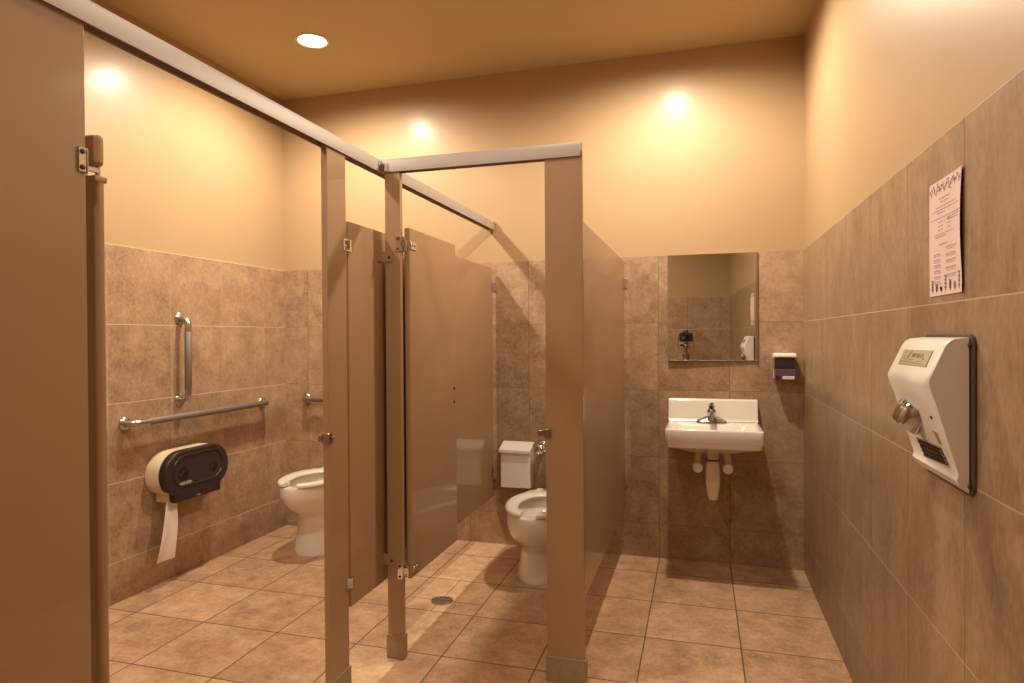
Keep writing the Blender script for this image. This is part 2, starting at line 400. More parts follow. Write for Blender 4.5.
# long divider panel between the two stalls
t = thing('partition_panel', (-1.30, 3.06, 0.31), 'long brown divider panel between the accessible stall and the small stall', 'partition panel')
slab(PX0, PX1, 2.186, 3.962, 0.318, 1.796, .003).build('panel', M['partition'], t)
for bz in (1.703, 0.413):
    p = MB().box(PX1, PX1 + .003, 2.176, 2.206, bz - .022, bz + .022)
    p.box(PX1, PX1 + .014, 2.176, 2.180, bz - .018, bz + .018)
    p.cyl((PX1 + .003, 2.193, bz + .01), (PX1 + .006, 2.193, bz + .01), .005, n=10)
    p.box(PX1, PX1 + .003, 2.150, 2.176, bz - .022, bz + .022)
    p.cyl((PX1 + .003, 2.163, bz - .006), (PX1 + .006, 2.163, bz - .006), .005, n=10)
    p.build('pilaster_bracket', M['chrome'], t, 'small chrome bracket')
for bz in (1.675, 0.400):
    p = MB().box(PX1, PX1 + .004, 3.935, 3.9925, bz - .030, bz + .030)
    p.box(PX1, PX1 + .026, 3.988, 3.9925, bz - .030, bz + .030).bevel(.001, 1)
    p.cyl((PX1 + .004, 3.950, bz), (PX1 + .010, 3.950, bz), .007, n=10)
    p.build('wall_bracket', M['dull_metal'], t, 'dull metal wall bracket')
# open door of the small stall
t = thing('stall_door', (-1.187, 2.76, 0.328), 'brown door of the small stall folded inward against the divider panel', 'door')
d = MB().prism([(a, z) for a, z in [(2.484, .328), (3.020, .328), (3.020, 1.815), (2.484, 1.815)]], -1.200, -1.174, 0)
d.bevel(.008, 4).build('door_leaf', M['partition'], t)
for hz in (1.742, 0.370):
    p = MB().box(-1.174, -1.170, 2.490, 2.545, hz - .020, hz + .014).bevel(.001, 1)
    for yy in (2.505, 2.532): p.cyl((-1.171, yy, hz), (-1.166, yy, hz), .006, n=10)
    p.build('hinge_leaf', M['chrome'], t, 'chrome hinge leaf')
for z in (1.095, 1.030):
    MB().lathe([(.007, 0), (.007, .002), (.004, .003)], (-1.174, 2.985, z), (1, 0, 0), n=12).build('screw', M['screw'], t)
# right panel of the small stall
t = thing('partition_panel', (-0.458, 3.2, 0.3), 'brown side panel on the right of the small stall, facing the sink', 'partition panel')
slab(-0.4705, -0.4455, 2.476, 3.970, 0.302, 1.808, .003).build('panel', M['partition'], t)
for bz in (1.672, 0.46):
    p = MB().box(-0.4455, -0.4420, 3.950, 3.9925, bz - .030, bz + .030)
    p.box(-0.4455, -0.4300, 3.988, 3.9925, bz - .030, bz + .030).bevel(.001, 1)
    p.build('wall_bracket', M['dull_metal'], t, 'dull metal wall bracket')

# ------------------------------------------------------------------ grab bars
def grab_bar(label, p0, p1, nrm, grip0, grip1):
    """flange centres p0, p1 on the wall, nrm = outward wall normal"""
    p0, p1, n = Vector(p0), Vector(p1), Vector(nrm)
    t = thing('grab_bar', p0 if p0.z <= p1.z else p1, label, 'grab bar')
    r, off = .0175, .062
    a0, a1 = p0 + n * off, p1 + n * off
    MB().tube(arc_path([p0 + n * .004, a0, a1, p1 + n * .004], .048, 8), r, 18).build('bar', M['steel'], t, 'bright satin steel bar')
    q = (a1 - a0)
    MB().tube([a0 + q * grip0, a0 + q * (grip0 + .004), a0 + q * (grip1 - .004), a0 + q * grip1], [r, r + .0015, r + .0015, r], 18).build('grip_section', M['grip'], t, 'grey textured grip section')
    for p in (p0, p1):
        MB().lathe([(.036, 0), (.036, .004), (.033, .010), (.022, .015), (.018, .016)], p, n, n=28).build('flange', M['steel'], t)
grab_bar('long horizontal steel grab bar on the left wall above the paper dispenser', (XL, 2.637, .912), (XL, 3.724, .915), (1, 0, 0), .085, .955)
grab_bar('short vertical steel grab bar on the left wall', (XL, 3.012, 1.468), (XL, 3.007, 1.002), (1, 0, 0), .17, .87)
grab_bar('steel grab bar on the far wall behind the accessible toilet', (-2.690, YB, .922), (-1.775, YB, .922), (0, -1, 0), .085, .95)

# ------------------------------------------------------------------ twin-roll paper dispenser
t = thing('paper_dispenser', (XL, 2.97, 0.455), 'twin roll toilet paper dispenser with a smoked dark cover on the left wall', 'toilet paper dispenser')
def tp_outline(g=0.0, chin=0.454):
    cz, r, ya, yb = .608, .128 - g, 2.886, 3.114
    pts = []
    for i in range(0, 19):
        a = radians(90 - 180 * i / 18)
        if cz + r * sin(a) < .515: continue
        pts.append((yb + r * cos(a), cz + r * sin(a)))
    pts += [(yb + .060 - g, .502), (yb + .060 - g, chin + g), (ya - .055 + g, chin + g), (ya - .055 + g, .502)]
    L_ = []
    for i in range(0, 19):
        a = radians(90 + 180 * i / 18)
        if cz + r * sin(a) < .515: continue
        L_.append((ya + r * cos(a), cz + r * sin(a)))
    return pts + L_[::-1]
MB().prism(tp_outline(.002), XL, XL + .088, 0).bevel(.004, 2, 50).build('shell', M['cream_shell'], t, 'cream back shell')
cv = MB().prism(tp_outline(), XL + .088, XL + .138, 0).bevel(.012, 3, 50).build('cover', M['smoke'], t, 'smoked dark cover')
def stad(cz, r, ya, yb, n=14):
    return [(yb + r * cos(radians(90 - 180 * i / n)), cz + r * sin(radians(90 - 180 * i / n))) for i in range(n + 1)] + \
           [(ya + r * cos(radians(270 - 180 * i / n)), cz + r * sin(radians(270 - 180 * i / n))) for i in range(n + 1)]
o1, o2 = stad(.622, .088, 2.896, 3.102), stad(.622, .078, 2.896, 3.102)
x0 = XL + .1375
MB().loft([[(x0, a, c) for a, c in o1], [(x0 + .006, a, c) for a, c in stad(.622, .085, 2.896, 3.102)], [(x0 + .006, a, c) for a, c in stad(.622, .081, 2.896, 3.102)], [(x0, a, c) for a, c in o2]], False, False).build('raised_rim', M['smoke'], cv)
for yy, rr in ((2.886, .036), (3.112, .030)):
    MB().lathe([(rr, 0), (rr, .0025), (rr - .004, .003), (rr - .007, .0012), (.001, .001)], (x0, yy, .608), (1, 0, 0), n=24).build('viewing_window', M['smoke_dark'], cv, 'dark round viewing window')
for yy in (2.880, 2.924):
    a = MB().prism([(yy - .022, .546), (yy + .010, .546), (yy + .022, .554), (yy + .014, .563), (yy - .016, .563), (yy - .026, .555)], x0, x0 + .003, 0)
    a.build('raised_arrow', M['decal_grey'], cv, 'small grey arrow mark')
MB().box(x0 - .001, x0 + .002, 2.840, 3.160, .516, .521).bevel(.001, 1).build('tear_rib', M['smoke'], cv)
MB().box(x0 - .001, x0 + .002, 2.980, 3.006, .466, .472).build('logo_badge', M['decal_grey'], cv, 'tiny pale badge')
# hanging paper
t = thing('toilet_paper', (XL + .08, 2.82, .15), 'strip of white toilet paper hanging below the dark dispenser', 'toilet paper')
m_ = MB(); rows = []
for i in range(15):
    f = i / 14; z = .490 - f * .342
    y0 = 2.830 - .078 * f; y1 = 2.890 - .006 * f + .006 * sin(5 * f)
    rows.append([(XL + .078 + .010 * sin(3.1 * f) + .006 * sin(2.2 * pi * k / 5 + 2 * f) * f, y0 + (y1 - y0) * k / 5, z - .004 * k / 5 * f) for k in range(6)])
front = rows; back = [[(x - .0012, y, z) for x, y, z in r] for r in rows]
m_.loft([fr + bk[::-1] for fr, bk in zip(front, back)])
m_.build('hanging_sheet', M['tissue'], t)

# ------------------------------------------------------------------ toilets
def egg(hw, yf, yb, z, n=40, pf=2.0, pb=2.6, cut=None):
    """plan ring, front at yf (towards -Y)"""
    yc = yb + (yf - yb) * 0.42
    pts = []
    for i in range(n):
        a = 2 * pi * i / n
        c, s = cos(a), sin(a)
        e = pf if s < 0 else pb
        x = hw * (abs(c) ** (2 / e)) * (1 if c >= 0 else -1)
        y = (abs(s) ** (2 / e)) * (yc - yf if s < 0 else yb - yc) * (1 if s >= 0 else -1) + yc
        pts.append((x, y, z))
    return pts
def toilet(loc, H, label, bf=-.615, ky=1.0, lift=0.0, pw=1.0):
    X, Y = loc
    t = thing('toilet', (X, Y, 0), label, 'toilet')
    k = H / .405
    body = [(.000, .152, bf, -.120), (.016, .154, bf - .002, -.118), (.030, .148, bf + .004, -.122), (.100, .133, bf + .010, -.130), (.160, .127, bf + .010, -.125),
            (.190, .131, bf + .002, -.110), (.215, .148, -.640, -.090), (.240, .170, -.680, -.068), (.270, .189, -.712, -.050), (.310, .200, -.734, -.036), (.355, .202, -.744, -.028), (.390, .198, -.744, -.025), (.402, .192, -.740, -.028)]
    def up_(z): return z + lift * (1.0 if .15 < z < .25 else .9 if .25 <= z < .28 else .55 if .28 <= z < .33 else 0)
    rings = [egg(a * (pw if z < .2 else 1), yf, yb, up_(z) * k) for z, a, yf, yb in body]
    rings += [egg(.150, -.700, -.090, H), egg(.128, -.672, -.250, H - .004), egg(.122, -.662, -.260, H - .035), egg(.112, -.630, -.290, H - .10), egg(.075, -.560, -.330, H - .16), egg(.045, -.50, -.37, H - .19)]
    m = MB(); m.loft([[(X + x, Y + y * ky, z) for x, y, z in r] for r in rings])
    bowl = m.build('bowl', M['porcelain'], t, 'glossy white china bowl and pedestal', smooth=60)
    MB().loft([[(X + x, Y + y * ky, z) for x, y, z in egg(.100, -.605, -.305, H - .118)], [(X + x, Y + y * ky, z) for x, y, z in egg(.100, -.605, -.305, H - .116)]]).build('water', M['water'], bowl, 'water in the bowl')
    # open-front seat
    m = MB(); sec = []
    n = 60
    for i in range(n + 1):
        a = radians(-90 + 16) + (2 * pi - radians(32)) * i / n
        def P(hw, yf, yb):
            yc = yb + (yf - yb) * .45; c, s = cos(a), sin(a)
            return hw * (abs(c) ** .95) * (1 if c >= 0 else -1), yc + (yc - yf if s < 0 else yb - yc) * s
        xo, yo = P(.191, -.745, -.200); xi, yi = P(.112, -.672, -.285)
        if i in (0, n):
            xi = (.044 if xi > 0 else -.044); xo = (.044 if xo > 0 else -.044)
        z0, z1 = H + .006, H + .028
        def lp(f): return X + xo + (xi - xo) * f, Y + (yo + (yi - yo) * f) * ky
        ring = [(*lp(.02), z0), (*lp(0), z0 + .007), (*lp(.03), z1 - .007), (*lp(.16), z1), (*lp(.75), z1 - .003), (*lp(.96), z1 - .010), (*lp(1), z0 + .006), (*lp(.97), z0)]
        sec.append(ring)
    m.loft(sec)
    seat = m.build('seat', M['seat'], t, 'white open front seat', smooth=50)
    for sx in (-.07, .07):
        MB().box(X + sx - .02, X + sx + .02, Y - .235 * ky, Y - .165 * ky, H + .000, H + .030).bevel(.006).build('hinge_block', M['seat'], seat)
    return t
toilet((-2.350, YB - .005), .453, 'white toilet with open front seat in the accessible stall, half hidden by the pilaster', bf=-.572, ky=.94, lift=.042, pw=1.2)
toilet((-0.872, YB - .005), .392, 'white toilet with open front seat in the small stall behind the broad pilaster')
# flush valves
def flush_valve(X, Y, H, label):
    t = thing('flush_valve', (X, Y, H), label, 'flush valve')
    zc = .645
    m = MB()
    m.lathe([(.036, 0), (.036, .006), (.026, .012), (.017, .014), (.017, .055)], (X - .105, YB, zc), (0, -1, 0), n=22)
    m.lathe([(.022, 0), (.027, .004), (.030, .020), (.030, .045), (.024, .052), (.018, .056)], (X - .105, YB - .050, zc), (0, -1, 0), n=22)
    m.lathe([(.020, 0), (.020, .010), (.025, .012), (.025, .024), (.016, .027)], (X - .105, YB - .104, zc), (0, -1, 0), n=8)
    m.build('control_stop', M['chrome'], t, 'chrome control stop')
    MB().lathe([(.014, 0), (.022, .001), (.022, .016), (.016, .018), (.016, .030), (.026, .031), (.026, .046), (.018, .05)], (X - .085, YB - .075, zc), (1, 0, 0), n=16).build('coupling', M['chrome'], t)
    m = MB()
    m.lathe([(.022, -.05), (.034, -.045), (.036, .0), (.040, .010), (.040, .032), (.044, .036), (.044, .052), (.036, .066), (.016, .076), (.001, .078)], (X, YB - .075, zc), n=26)
    vb = m.build('valve_body', M['chrome'], t)
    MB().tube([(X, YB - .105, zc), (X, YB - .150, zc), (X, YB - .205, zc - .012)], [.011, .008, .010], 12).build('handle', M['chrome'], vb, 'chrome flush lever')
    m = MB()
    m.tube([(X, YB - .075, zc - .04), (X, YB - .075, H + .02), (X, YB - .075, H + .002)], [.017, .017, .017], 18)
    m.lathe([(.017, .06), (.030, .058), (.030, .042), (.026, .038)], (X, YB - .075, H - .035), n=8)
    m.build('flush_tube', M['chrome'], t)
flush_valve(-0.862, YB - .075, .392, 'chrome flush valve on the far wall behind the toilet in the small stall')

# ------------------------------------------------------------------ sanitary bin
bx0, bx1 = -1.228, -1.022
t = thing('sanitary_bin', (-1.125, YB, .40), 'white metal sanitary bin with a sloping lid on the far wall of the small stall', 'bin')
MB().prism([(YB - .092, .394), (YB, .394), (YB, .662), (YB - .010, .662), (YB - .092, .627)], bx0 + .006, bx1 - .006, 0).bevel(.0035).build('box', M['white_metal'], t)
ld = MB().prism([(YB - .110, .616), (YB - .106, .616), (YB - .106, .628), (YB - .006, .668), (YB - .001, .668), (YB - .001, .675), (YB - .010, .675), (YB - .110, .635)], bx0, bx1, 0)
ld.bevel(.002, 2).build('lid', M['white_metal'], t, 'sloping white lid')

# ------------------------------------------------------------------ floor drain
t = thing('floor_drain', (-1.275, 3.052, 0), 'round iron floor drain under the divider panel', 'floor drain')
dx, dy = -1.275, 3.052
MB().lathe([(.058, 0), (.058, .003), (.052, .004), (.050, .002), (.050, 0)], (dx, dy, 0), n=36, cap0=False, cap1=False).build('rim', M['iron'], t)
MB().lathe([(.050, .0002), (.001, .0006)], (dx, dy, 0), n=30, cap0=False, cap1=False).build('sump', M['pit'], t, 'dark drain hole')
g = MB()
for i in range(-3, 4):
    hw = math.sqrt(.049 ** 2 - (i * .0135) ** 2)
    g.box(dx + i * .0135 - .0032, dx + i * .0135 + .0032, dy - hw, dy + hw, .0008, .0030)
for s in (-.018, .018):
    hw = math.sqrt(.049 ** 2 - s * s); g.box(dx - hw, dx + hw, dy + s - .003, dy + s + .003, .0008, .0028)
g.build('grate', M['iron'], t)

# ------------------------------------------------------------------ mirror
mx0, mx1, mz0, mz1 = -0.187, 0.3205, 1.198, 1.831
W_ = mx1 - mx0
t = thing('mirror', (mx1, YB - .0045, mz0), 'rectangular wall mirror over the sink showing a camera on a tripod', 'mirror', rz=0.0235)
# local frame: x from -W to 0, y = 0 at the tile
gl = MB().box(-W_, -.010, -.0045, -.0005, .006, mz1 - mz0)
gl.build('glass', M['mirror'], t, local=True, smooth=0)
fr = MB().box(-.010, 0, -.0085, .001, 0, mz1 - mz0); fr.box(-W_, -.010, -.0055, .001, .002, .006)
fr.bevel(.001, 1).build('edge_channel', M['steel'], t, 'thin metal edge channel', local=True)

# ------------------------------------------------------------------ sink
sx0, sx1, sy0 = -0.186, 0.318, 3.560
scx = (sx0 + sx1) / 2
t = thing('sink', (scx, YB, .62), 'white rectangular wall hung sink below the mirror', 'sink')
def srect(x0, x1, y0, y1, r, z, n=8):
    return [(a, c, z) for a, c in rrect(x1 - x0, y1 - y0, r, n, (x0 + x1) / 2, (y0 + y1) / 2)]
yb_ = YB - .001
R_ = [srect(scx - .10, scx + .10, 3.72, yb_, .03, .700), srect(scx - .145, scx + .145, 3.66, yb_, .05, .712), srect(sx0 + .030, sx1 - .030, 3.600, yb_, .04, .738),
      srect(sx0 + .010, sx1 - .010, 3.575, yb_, .022, .746), srect(sx0 + .006, sx1 - .006, 3.570, yb_, .020, .752), srect(sx0 + .006, sx1 - .006, 3.570, yb_, .020, .768),
      srect(sx0 + .002, sx1 - .002, sy0 + .004, yb_, .020, .776), srect(sx0, sx1, sy0, yb_, .020, .784), srect(sx0, sx1, sy0, yb_, .020, .838), srect(sx0 + .002, sx1 - .002, sy0 + .002, yb_, .020, .845),
      srect(sx0 + .008, sx1 - .008, sy0 + .008, yb_ - .004, .020, .849), srect(sx0 + .030, sx1 - .030, sy0 + .030, 3.845, .035, .847), srect(sx0 + .040, sx1 - .040, sy0 + .040, 3.835, .045, .840),
      srect(sx0 + .062, sx1 - .062, sy0 + .060, 3.815, .060, .790), srect(sx0 + .100, sx1 - .100, sy0 + .085, 3.790, .070, .752), srect(scx - .03, scx + .03, 3.68, 3.74, .025, .740)]
MB().loft(R_).build('basin', M['porcelain'], t, smooth=50)
bs = MB().prism([(yb_, .845), (yb_, .976), (yb_ - .020, .976), (yb_ - .030, .972), (yb_ - .036, .962), (yb_ - .060, .870), (yb_ - .080, .849)], sx0 + .001, sx1 - .001, 0)
bs.bevel(.006, 3, 50).build('splashback', M['porcelain'], t, 'raised white back ledge')
MB().lathe([(.020, 0), (.022, .003), (.014, .004), (.001, .002)], (scx, 3.71, .740), n=20).build('drain_strainer', M['chrome'], t, 'chrome drain')
# faucet
fx, fy, fz = scx - .006, 3.872, .848
fb = MB(); fb.loft([[(a, c, fz + h) for a, c in rrect(.150 - s, .050 - s, .024 - s / 2, 6, fx, fy)] for h, s in ((0, .0), (.006, .0), (.012, .006), (.013, .012))])
for s in (-1, 1):
    fb.loft([[(fx + s * (.020 + f * .050), fy + .016 * cos(a) * (1 - .25 * f), fz + .010 + (.022 * (1 - f) + .004) * max(0, sin(a))) for a in [pi * k / 8 for k in range(9)]] for f in (0, .35, .7, 1)])
M['faucet'] = plain('worn chrome', (0.50, 0.49, 0.48), 0.16, metal=1.0)
faucet = fb.build('faucet', M['faucet'], t, 'chrome single lever faucet', smooth=50)
MB().lathe([(.024, .008), (.022, .020), (.021, .048), (.023, .052), (.023, .060), (.019, .070), (.010, .074), (.001, .075)], (fx, fy, fz), n=24).build('body', M['faucet'], faucet)
MB().tube([(fx, fy, fz + .030), (fx, fy - .050, fz + .048), (fx, fy - .095, fz + .052), (fx, fy - .118, fz + .046), (fx, fy - .122, fz + .034)], [.017, .014, .012, .012, .011], 16).build('spout', M['faucet'], faucet)
MB().loft([[(fx + w * cos(a), fy + y, fz + z + h * sin(a)) for a in [2 * pi * k / 12 for k in range(12)]] for y, z, w, h in ((.012, .080, .016, .010), (-.020, .086, .019, .009), (-.060, .100, .014, .006), (-.078, .106, .009, .004))]).build('lever_handle', M['faucet'], faucet)
MB().box(fx - .007, fx + .007, fy - .028, fy - .026, fz + .084, fz + .090).build('temperature_mark', M['red_ink'], faucet)
for o_ in [faucet] + [q_ for q_ in COL.objects if q_.parent == faucet]:
    c_0 = Vector((fx, fy + .02, fz)) - ORG[t.name]
    for v_ in o_.data.vertices: v_.co = c_0 + (v_.co - c_0) * 1.13
# insulated trap and supply covers
tx, ty = scx - .002, 3.760
tc = MB()
tc.loft([[(a, c, z) for a, c in rrect(w, d, .014, 4, tx, ty)] for z, w, d in ((.715, .062, .064), (.660, .064, .066), (.610, .074, .072), (.540, .078, .076), (.520, .076, .074), (.442, .054, .058), (.436, .050, .054))])
tc.build('trap_cover', M['insulation'], t, 'cream padded trap cover')
bd = MB(); bd.loft([[(a, c, z) for a, c in rrect(w, d, .016, 4, tx, ty)] for z, w, d in ((.652, .070, .070), (.656, .073, .073), (.660, .070, .070))])
bd.build('cable_tie', M['black'], t, 'black cable tie')
for s in (-1, 1):
    px_ = tx + s * .080
    pc = MB(); pc.tube([(tx + s * .070, ty + .02, .715), (px_, ty + .010, .655), (px_, ty - .010, .625)], [.019, .020, .020], 18)
    sc_ = pc.build('supply_cover', M['insulation'], t, 'cream padded supply pipe cover')
    MB().lathe([(.025, 0), (.028, .003), (.028, .050), (.024, .055), (.001, .055)], (px_, ty + .020, .612), (0, -1, 0), n=24).build('valve_cap', M['white_plastic'], sc_, 'round pale cap')

# ------------------------------------------------------------------ soap dispenser
t = thing('soap_dispenser', (.455, YB, 1.09), 'small purple and dark soap dispenser right of the mirror', 'soap dispenser')
sxa, sxb, syf = .400, .513, YB - .098
MB().box(sxa + .004, sxb - .004, YB - .014, YB - .0002, 1.100, 1.245).bevel(.003).build('back_plate', M['white_plastic'], t, 'pale back plate')
MB().prism([(YB - .012, 1.222), (YB - .012, 1.247), (syf + .012, 1.247), (syf, 1.243), (syf - .004, 1.232), (syf - .002, 1.224)], sxa - .002, sxb + .002, 0).bevel(.003).build('cap', M['white_plastic'], t, 'pale top cap')
MB().prism([(YB - .012, 1.158), (YB - .012, 1.222), (syf + .004, 1.222), (syf + .004, 1.158)], sxa + .002, sxb - .002, 0).bevel(.004).build('soap_window', M['soap_window'], t, 'dark see-through window')
MB().prism([(YB - .012, 1.098), (YB - .012, 1.158), (syf, 1.158), (syf, 1.120), (syf + .020, 1.100)], sxa + .006, sxb - .003, 0).bevel(.004).build('push_cover', M['purple'], t, 'purple push cover')
MB().box(sxa + .042, sxb - .008, syf - .003, syf + .010, 1.101, 1.119).bevel(.002).build('label_plate', M['white_plastic'], t, 'small white label')

# ------------------------------------------------------------------ hand dryer
t = thing('hand_dryer', (XR, 1.76, 1.0), 'white push button hand dryer on the right wall below the paper notice', 'hand dryer')
pl = rrect(.310, .352, .030, 6, 1.742, 1.176)
MB().prism(pl, XR - .009, XR, 0).bevel(.003, 2).build('back_plate', M['dark_plate'], t, 'dark steel back plate')
def dry_ring(y, sc=1.0):
    prof = [(.012, 1.343), (.042, 1.340), (.054, 1.333), (.062, 1.322), (.090, 1.262), (.096, 1.248), (.094, 1.236), (.080, 1.196), (.060, 1.130), (.044, 1.080), (.0335, 1.047), (.037, 1.035), (.030, 1.020), (.012, 1.008)]
    return [(XR - (.012 + (d - .012) * sc), y, z) for d, z in prof]
ys = [(1.596, .90), (1.600, .955), (1.610, .99), (1.626, 1.0), (1.872, 1.0), (1.886, .99), (1.896, .955), (1.900, .90)]
cvr = MB().loft([dry_ring(y, s) for y, s in ys]).build('cover', M['white_metal'], t, 'white enamelled cover', smooth=38)
# nameplate on the sloped upper face: origin between knee and ridge
kA, kB = Vector((XR - .0625, 0, 1.3215)), Vector((XR - .0905, 0, 1.2625))
dn = (kB - kA).normalized(); nn = Vector((dn.z, 0, -dn.x)); nn = nn if nn.x < 0 else -nn
def on_plate(y, f, h): return tuple(kA + dn * f + nn * h + Vector((0, y, 0)))
NL = (kB - kA).length
npm = MB().loft([[on_plate(1.840, .011, h), on_plate(1.637, .009, h), on_plate(1.629, .048, h), on_plate(1.832, .049, h)] for h in (.0002, .0018)])
npo = npm.build('name_plate', M['plate_gold'], t, 'pale brass name plate')
def plate_quads(specs, mat, name):
    mm = MB()
    for (ya, fa, yb2, fb2, th) in specs:
        a, c = Vector((ya, fa)), Vector((yb2, fb2)); d_ = (c - a); q = Vector((-d_.y, d_.x)).normalized() * th / 2
        P4 = [a + q, a - q, c - q, c + q]
        mm.loft([[on_plate(p.x, p.y, h) for p in P4] for h in (.0017, .0021)])
    return mm.build(name, mat, npo, smooth=0)
plate_quads([(1.770, .014, 1.784, .032, .007)], M['red_ink'], 'red_mark')
plate_quads([(1.672, .033, 1.666, .030, .004)], M['red_ink'], 'trade_mark')
for q_ in ((1.812, .035, 1.728, .035, .0018), (1.826, .042, 1.720, .042, .0026), (1.710, .038, 1.676, .038, .0016), (1.712, .044, 1.650, .044, .0018), (1.812, .018, 1.806, .018, .005), (1.814, .029, 1.806, .029, .004)):
    plate_quads([q_], M['green_ink'], 'instruction_line')
# embossed brand lettering
tc_ = bpy.data.curves.new('lettering', 'FONT'); tc_.body = 'WORLD'; tc_.size = .0150; tc_.extrude = .0003; tc_.align_x = 'LEFT'; tc_.space_character = 1.05
to = bpy.data.objects.new('lettering_source', tc_); COL.objects.link(to)
dg = bpy.context.evaluated_depsgraph_get()
me = bpy.data.meshes.new_from_object(to.evaluated_get(dg)); bpy.data.objects.remove(to)
ex, ey = Vector((0, -1, 0)), -dn
o0 = Vector(on_plate(1.758, .029, .0020)) - ORG[t.name]
for v_ in me.vertices:
    p = v_.co.copy(); v_.co = o0 + ex * p.x * 1.45 + ey * p.y + nn * p.z
me.name = 'lettering'; me.materials.append(M['red_ink'])
lo = bpy.data.objects.new('lettering', me); COL.objects.link(lo); lo.parent = npo
# front lower face frame
fA, fB = Vector((XR - .094, 0, 1.236)), Vector((XR - .044, 0, 1.080))
fd = (fB - fA).normalized(); fn = Vector((fd.z, 0, -fd.x)); fn = fn if fn.x < 0 else -fn
def on_front(y, f, h): return tuple(fA + fd * f + fn * h + Vector((0, y, 0)))
# swivel nozzle
c0 = Vector(on_front(1.758, .074, -.014)); nd = (fn * .8 + fd * .55 + Vector((0, .18, 0))).normalized()
nz = MB().lathe([(.044, 0), (.045, .012), (.043, .022), (.040, .034), (.035, .048), (.032, .053), (.028, .052), (.025, .030), (.001, .022)], c0, nd, n=28)
nzo = nz.build('nozzle', M['bright_chrome'], t, 'round chrome air nozzle')
MB().lathe([(.0275, .0), (.0275, .001)], c0 + nd * .034, nd, n=20).build('nozzle_throat', M['pit'], nzo, 'dark nozzle throat')
MB().lathe([(.004, 0), (.004, .002), (.001, .003)], on_front(1.634, .074, -.0005), tuple(fn), n=12).build('screw', M['screw'], t)
sl = MB().loft([[on_front(a, c, h) for a, c in ((1.656, .106), (1.634, .108), (1.630, .136), (1.646, .136))] for h in (-.001, .0012)]).build('warning_label', M['decal_grey'], t, 'small grey label')
# air intake grille
gp = [(1.809, .146), (1.645, .144), (1.628, .184), (1.798, .192)]
gv = MB().loft([[on_front(a, c, h) for a, c in gp] for h in (-.004, .0008)]).build('intake_recess', M['pit'], t, 'dark air intake')
gm = MB()
random.seed(7)
def gpt(a, c):
    (y0, f0), (y1, f1), (y2, f2), (y3, f3) = gp
    t0 = (y0 + (y1 - y0) * a, f0 + (f1 - f0) * a); t1 = (y3 + (y2 - y3) * a, f3 + (f2 - f3) * a)
    return (t0[0] + (t1[0] - t0[0]) * c, t0[1] + (t1[1] - t0[1]) * c)
for i in range(9):
    a = .03 + i * .115
    gm.loft([[on_front(*gpt(x_, y_), h) for x_, y_ in ((a, .03), (a + .022, .03), (a + .022, .97), (a, .97))] for h in (.0005, .003)])
for c in (.0, .22, .46, .70, .94):
    gm.loft([[on_front(*gpt(x_, y_), h) for x_, y_ in ((0, c), (1, c), (1, c + .06), (0, c + .06))] for h in (.0005, .0034)])
gm.build('intake_grille', M['steel'], t, 'steel intake grille', smooth=0)
for (yy, zz) in ((1.5935, 1.326), (1.5935, 1.024)):
    MB().lathe([(.005, 0), (.005, .004), (.003, .006)], (XR - .009, yy, zz), (-1, 0, 0), n=12).build('screw', M['screw'], t)

# ------------------------------------------------------------------ paper notice on the right wall
py0, py1, pz0, pz1 = 1.657, 1.876, 1.445, 1.726
t = thing('paper_notice', (XR, (py0 + py1) / 2, pz0), 'pale pink printed paper notice on the right wall above the hand dryer', 'notice')
def curl(f): return .0015 + .007 * max(0, f - .72) ** 2 / .078 * .9
def on_paper(f, g, h=0.0):     # f along the wall from far to near, g from the top down
    return (XR - curl(f) * (0.5 + .5 * sin(pi * min(1, g * 1.15))) - .0006 - h, py1 + (py0 - py1) * f, pz1 + (pz0 - pz1) * g)
m_ = MB(); NF, NG = 16, 16
for side in (0, 1):
    vs = [[m_.bm.verts.new(on_paper(i / NF, j / NG, .0005 if side == 0 else 0)) for i in range(NF + 1)] for j in range(NG + 1)]
    for j in range(NG):
        for i in range(NF): m_.bm.faces.new((vs[j][i], vs[j][i + 1], vs[j + 1][i + 1], vs[j + 1][i]))
sheet = m_.build('sheet', M['paper'], t)
def marks(segs, mat, name):
    mm = MB()
    for (f0, g0, f1, g1, th) in segs:
        n_ = max(1, int(abs(f1 - f0) / .08))
        for k in range(n_):
            a = Vector((f0 + (f1 - f0) * k / n_, g0 + (g1 - g0) * k / n_)); c = Vector((f0 + (f1 - f0) * (k + 1) / n_, g0 + (g1 - g0) * (k + 1) / n_))
            d_ = Vector(((c - a).x * .219, (c - a).y * .281)); L_ = d_.length or 1
            q = Vector((-d_.y / L_ / .219, d_.x / L_ / .281)) * th / 2
            P4 = [a + q, a - q, c - q, c + q]
            vs_ = [mm.bm.verts.new(on_paper(p.x, p.y, .0008)) for p in P4]
            mm.bm.faces.new(vs_)
    return mm.build(name, mat, sheet, smooth=0)
random.seed(11)
sg = []
def words(f0, f1, g, th=.0026):
    f = f0
    while f < f1 - .01:
        w_ = min(random.uniform(.025, .075), f1 - f)
        sg.append((f, g + random.uniform(-.002, .002), f + w_, g + random.uniform(-.002, .002), th)); f += w_ + .014
words(.32, .66, .165, .0036)
words(.36, .60, .195); words(.22, .82, .235); words(.10, .92, .262); words(.25, .50, .285)
sg.append((.05, .330, .97, .330, .0020))
for g in (.365, .400, .435): words(.30, .44, g, .003); words(.56, .66, g, .003)
words(.58, .95, .350); words(.58, .90, .372)
words(.18, .72, .470); words(.20, .55, .490); words(.32, .58, .560, .003); words(.36, .52, .565)
for k, g in enumerate((.640, .690, .735, .785, .835, .880)): words(.15, .35, g, .0034); words(.17, .38, g + .018, .002)
